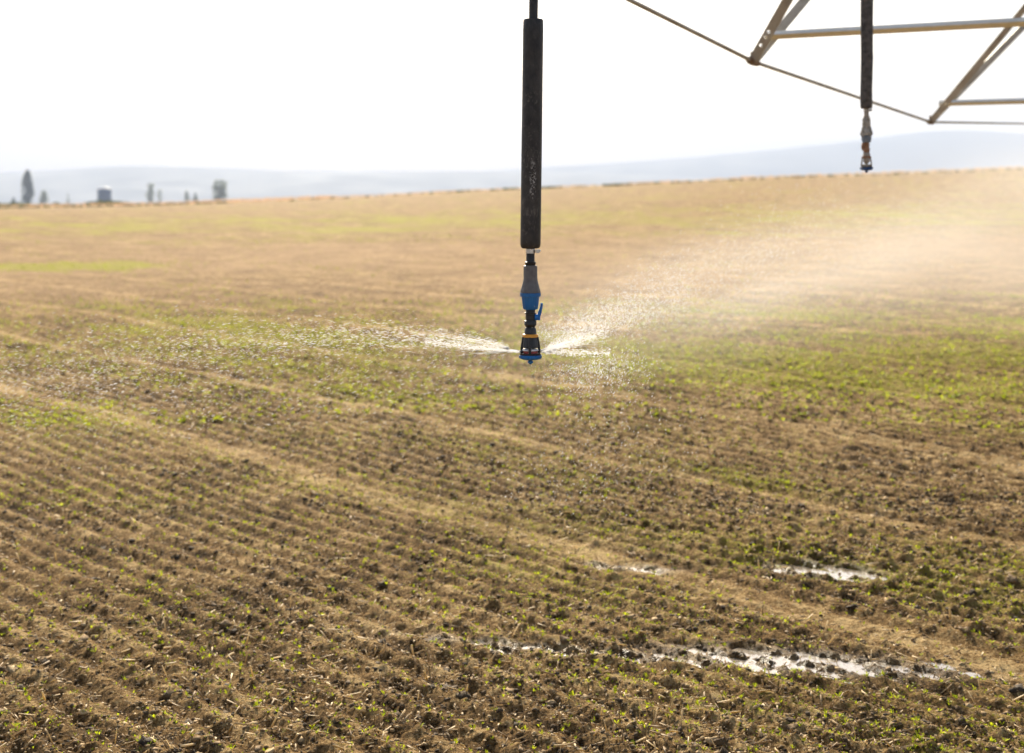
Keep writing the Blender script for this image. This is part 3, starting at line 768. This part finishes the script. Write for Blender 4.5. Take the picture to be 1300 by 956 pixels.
for i, nd in enumerate(nodesL):
    hz_, av = ((.91, .316), (.755, .214), (.60, .25))[i]
    for sgn in (0, 1):
        N = nd + perp * (HALF * sgn)
        pc = nd + perp * .68 + Vector((0, 0, hz_)); N0 = nd
        for q, s in ((0, -1), (1, 1)):
            tgt = N0 + (pc + a_dir * (av * s) - N0) * 1.42
            holes = [.085, .135, .165] if (q == 0) else [.152, .182]
            if sgn: holes = []
            d = (tgt - N).normalized()
            start = N + d * .01 + a_dir * (.018 * s) + Vector((0, .012 * s, 0))
            angle_bar('strut', start, tgt, .042, toC * 1.0, Vector((1, 0, 0)) * (1 if q else -1), holes)
        # rod clamp: rectangular forging with nut ends
        bm = bmesh.new(); R = a_dir.to_track_quat('X', 'Z').to_matrix()
        ns = (rodL[i + 3] - rodL[i + 1]).normalized(); R = ns.to_track_quat('X', 'Z').to_matrix()
        rotbox(bm, N - O, (.085, .034, .036), R); bmesh.ops.bevel(bm, geom=bm.edges[:], offset=.006, segments=2, affect='EDGES')
        tube_bm(bm, N - O - ns * .058, N - O - ns * .0425, .019, .019, 6); tube_bm(bm, N - O + ns * .0425, N - O + ns * .062, .019, .019, 6)
        tube_bm(bm, N - O + Vector((-.01, -.030, .004)), N - O + Vector((-.01, .03, .004)), .012, .012, 6)
        rotbox(bm, N - O + Vector((.004, 0, .026)), (.045, .02, .04), R)
        bm_obj('rod_clamp', bm, M_clampm, span)
    # cross brace between the two rods, a V-section with its ridge to the front
    z0 = (.815, .69, .83)[i] + EYE
    p0 = Vector((nd.x + .05, nd.y - .03, z0)); dlen = HALF - .02
    p1 = p0 + perp * dlen; p1.z = z0 - .004
    bm = bmesh.new(); ax = (p1 - p0).normalized(); fr = Vector((-.471, -.882, 0)); A0 = p0 - O; A1 = p1 - O
    wv = .021
    for (top, sg) in ((1, 1), (0, -1)):
        e0 = Vector((0, 0, sg * wv)) - fr * .022; thn = Vector((0, 0, -sg * .004)) - fr * .003
        vs = [A0, A1, A1 + e0, A0 + e0]; vb = [v + thn for v in vs]
        a = [bm.verts.new(v) for v in vs]; b = [bm.verts.new(v) for v in vb]
        bm.faces.new(a); bm.faces.new(b[::-1])
        for k in range(4): bm.faces.new((a[k], b[k], b[(k + 1) % 4], a[(k + 1) % 4]))
    tube_bm(bm, A0 + ax * .012 + fr * .012, A0 + ax * .012 - fr * .03, .009, .009, 6)
    bm_obj('cross_brace', bm, M_brace, span, smooth=False)
bm = bmesh.new(); A = pipe_at(-4) - O; B = pipe_at(10.1) - O; Cc = B + a_dir * 12 + Vector((0, 0, .9))
tube_bm(bm, A, B, .08, .08, 28); tube_bm(bm, B, Cc, .08, .08, 28)
bm_obj('lateral_pipe', bm, M_galv, span)

# ------------------------------------------------------------------ spray
def water_material():
    m = bpy.data.materials.new('spray_water'); m.use_nodes = True; nt = m.node_tree; nt.nodes.remove(nt.nodes['Principled BSDF'])
    gl = nt.nodes.new('ShaderNodeBsdfGlass'); gl.inputs['IOR'].default_value = 1.333; gl.inputs['Roughness'].default_value = .02
    tr = nt.nodes.new('ShaderNodeBsdfTranslucent'); tr.inputs[0].default_value = (.97, .98, 1, 1)
    ms = nt.nodes.new('ShaderNodeMixShader'); ms.inputs[0].default_value = .55
    nt.links.new(gl.outputs[0], ms.inputs[1]); nt.links.new(tr.outputs[0], ms.inputs[2])
    nt.links.new(ms.outputs[0], nt.nodes['Material Output'].inputs['Surface']); return m
M_water = water_material()
nozz = d1 + Vector((0, 0, zz(446)))
RG = random.Random(4)
def spray(name, label):
    P = []; Vd = []; Rd = []; El = []
    def add(pos, vel, r, e): P.append(pos); Vd.append(vel); Rd.append(r); El.append(e)
    def G(n): return rng.standard_normal(n)
    def px_set(n, fx, fy, fD, fv, fr, fe):
        for k in range(n):
            s = rng.random(); t = rng.standard_normal(); q = rng.random()
            X, Y, Dd = fx(s, t, q), fy(s, t, q), fD(s, t, q)
            p = at(X, Y, Dd); add(p, fv(s, t), fr(q), fe(q))
    gs = lambda m: RG.gauss(0, m)
    # rising fan to the right, spreading and drifting away from the camera
    px_set(9500, lambda s, t, q: 690 + 185 * s ** 1.1 + gs(8) * s, lambda s, t, q: 446 - 52 * s ** 1.1 - 40 * abs(t) * s + gs(1 + 7 * s), lambda s, t, q: 3.6 + 1.5 * s * q + gs(.12) * s,
           lambda s, t: Vector((1, .4, .45 + .3 * abs(t))), lambda q: .00022 + .0005 * q ** 5, lambda q: 4)
    px_set(1100, lambda s, t, q: 688 + 85 * s ** 1.7, lambda s, t, q: 446.5 - 27 * s ** 1.7 + gs(.5 + 6 * s ** 1.7), lambda s, t, q: 3.6 + .2 * s * gs(1), lambda s, t: Vector((1, .1, .3)), lambda q: .0002 + .0004 * q, lambda q: 6)
    # flat jet right
    px_set(700, lambda s, t, q: 690 + 85 * s ** 1.6, lambda s, t, q: 447 + 1 * s + gs(.6 + 3 * s), lambda s, t, q: 3.6 + .2 * s * gs(1), lambda s, t: Vector((1, .1, .02)), lambda q: .0003 + .0006 * q, lambda q: 3.5)
    # falling curtain of bright drops
    px_set(1500, lambda s, t, q: 752 + 34 * t + gs(8), lambda s, t, q: 447 + 10 * q + 20 * abs(gs(1)) + (8 if t < 0 else 0), lambda s, t, q: 3.5 + .6 * s * q,
           lambda s, t: Vector((.5, .1, .75)), lambda q: .0003 + .0007 * q ** 2.5, lambda q: 2.4)
    px_set(1300, lambda s, t, q: 790 - 60 * s + 55 * gs(1) * (.4 + s), lambda s, t, q: 450 + 190 * s ** 1.6 + gs(14), lambda s, t, q: 3.4 + .9 * q, lambda s, t: Vector((.55, .1, .85)), lambda q: .0003 + .0008 * q ** 2.5, lambda q: 3.0)
    # wide faint veil above right
    px_set(24000, lambda s, t, q: 690 + 620 * s ** .9 + gs(14), lambda s, t, q: 432 - 170 * s ** .7 + (6 + 40 * min(1, 2.2 * s)) * t, lambda s, t, q: 4.4 + 5 * s + q, lambda s, t: Vector((1, .3, .45)), lambda q: .0004 + .0010 * q ** 4, lambda q: 3)
    # left: flat jet
    px_set(1500, lambda s, t, q: 660 - 120 * s ** 1.8, lambda s, t, q: 447 - 13 * s ** 1.8 + gs(.5 + 2.6 * s ** 1.8), lambda s, t, q: 3.6 + .3 * s * gs(.5), lambda s, t: Vector((-1, .1, .12)), lambda q: .0002 + .0003 * q ** 2, lambda q: 9)
    px_set(5200, lambda s, t, q: 645 - 650 * s ** 1.2, lambda s, t, q: 443 - 22 * math.sin(2.9 * s ** .8) + 40 * s * s + t * (1.2 + 30 * s), lambda s, t, q: 3.6 + 1.6 * s * (q - .2), lambda s, t: Vector((-1, .1, .05 - .30 * s + .02 * t)), lambda q: .0002 + .0004 * q ** 4, lambda q: 13)
    px_set(2600, lambda s, t, q: 640 - 640 * s, lambda s, t, q: 465 + 50 * s + t * 30, lambda s, t, q: 3.2 + 1.6 * q, lambda s, t: Vector((-1, .1, -.38)), lambda q: .0002 + .00045 * q ** 4, lambda q: 11)
    # loose drops all around, falling
    px_set(1600, lambda s, t, q: 60 + 900 * s, lambda s, t, q: 510 + 60 * t + 60 * q, lambda s, t, q: 3.0 + 2.5 * q, lambda s, t: Vector((.6, .1, .8)), lambda q: .0003 + .0005 * q ** 2, lambda q: 3.5)
    P = np.array([p[:] for p in P]); R = np.array(Rd); E = np.array(El); n = len(P)
    Vn = np.array([(v + Vector((random.gauss(0, .07), 0, random.gauss(0, .07)))).normalized()[:] for v in Vd])
    # frames with Z along the velocity
    up = np.array([0, 1, 0.]); X = np.cross(np.repeat(up[None], n, 0), Vn); X /= np.linalg.norm(X, axis=1)[:, None]; Y = np.cross(Vn, X)
    Rm = np.stack([X, Y, Vn], 2)
    T, Fc = ico(1)
    g = float(0)
    ok = P[:, 2] > .12
    V, Fa = scatter(T, Fc, P[ok], Rm[ok], np.stack([R, R, R * E], 1)[ok])
    # coherent streams that leave the plate before breaking up
    Vs = [V]; Fs = [Fa]; off = len(V)
    for k in range(40):
        side = -1 if k % 2 else 1
        L_ = random.uniform(20, 95) * PX; az = random.uniform(-.45, .45); el = random.uniform(.0, .11) if side < 0 else random.uniform(.0, .36)
        dv = Vector((side * math.cos(az), math.sin(az), math.tan(el))).normalized()
        p0 = nozz + Vector((side * 9.5 * PX, 0, random.uniform(-.0012, .0012))); nseg = 16; ring = 6
        sd_ = dv.cross(Vector((0, 0, 1))).normalized(); upv = sd_.cross(dv); vv = []
        for q in range(nseg + 1):
            t = q / nseg; c = p0 + dv * L_ * t + upv * (.0012 * math.sin(t * 19 + k) * t) - Vector((0, 0, .01 * t * t))
            r = (.0009 + .0003 * math.sin(t * 31 + k)) * (1 - .93 * t)
            for w_ in range(ring):
                th = 6.283 * w_ / ring; vv.append((c + sd_ * math.cos(th) * r + upv * math.sin(th) * r)[:])
        ff = []
        for q in range(nseg):
            for w_ in range(ring):
                a = q * ring + w_; b = q * ring + (w_ + 1) % ring
                ff += [[a, b, b + ring], [a, b + ring, a + ring]]
        Vs.append(np.array(vv)); Fs.append(np.array(ff) + off); off += len(vv)
    o = np_mesh(name, np.vstack(Vs), np.vstack(Fs), M_water); tag(o, label, 'water spray', kind='stuff')
spray('water_spray', 'fine sunlit water droplets thrown both ways from the near sprinkler')

# drifting spray mist blown to the right: a soft cloud of air full of droplets
def mist(name, c, s, rz, dens, label):
    bm = bmesh.new(); bmesh.ops.create_icosphere(bm, subdivisions=4, radius=1)
    m = bpy.data.materials.new('mist'); m.use_nodes = True; nt = m.node_tree; nt.nodes.remove(nt.nodes['Principled BSDF'])
    v = coord(nt); ln = nt.nodes.new('ShaderNodeVectorMath'); ln.operation = 'LENGTH'; nt.links.new(v, ln.inputs[0])
    fall = mth(nt, 'SUBTRACT', 1.0, mth(nt, 'MULTIPLY', ln.outputs['Value'], ln.outputs['Value']), True)
    fall = mth(nt, 'MULTIPLY', fall, fall)
    n = ramp(nt, nz(nt, v, 2.2, 2, .55), [(.3, .25), (.7, 1.0)])
    p = nt.nodes.new('ShaderNodeVolumePrincipled'); nt.links.new(mth(nt, 'MULTIPLY', mth(nt, 'MULTIPLY', fall, n), dens), p.inputs['Density'])
    p.inputs['Color'].default_value = (.97, .97, .97, 1); p.inputs['Anisotropy'].default_value = .35
    nt.links.new(p.outputs[0], nt.nodes['Material Output'].inputs['Volume'])
    o = bm_obj(name, bm, m); o.location = c; o.scale = s; o.rotation_euler = (0, math.radians(-7), rz); tag(o, label, 'mist', kind='stuff')
mist('mist', (7.0, 16.5, EYE - .15), (7.5, 3.4, 1.5), math.radians(42), .095, 'pale spray mist drifting over the right of the field')
mist('mist', (1.15, 6.3, EYE - .36), (2.2, 1.1, .36), math.radians(40), .24, 'thin spray mist beside the near sprinkler')
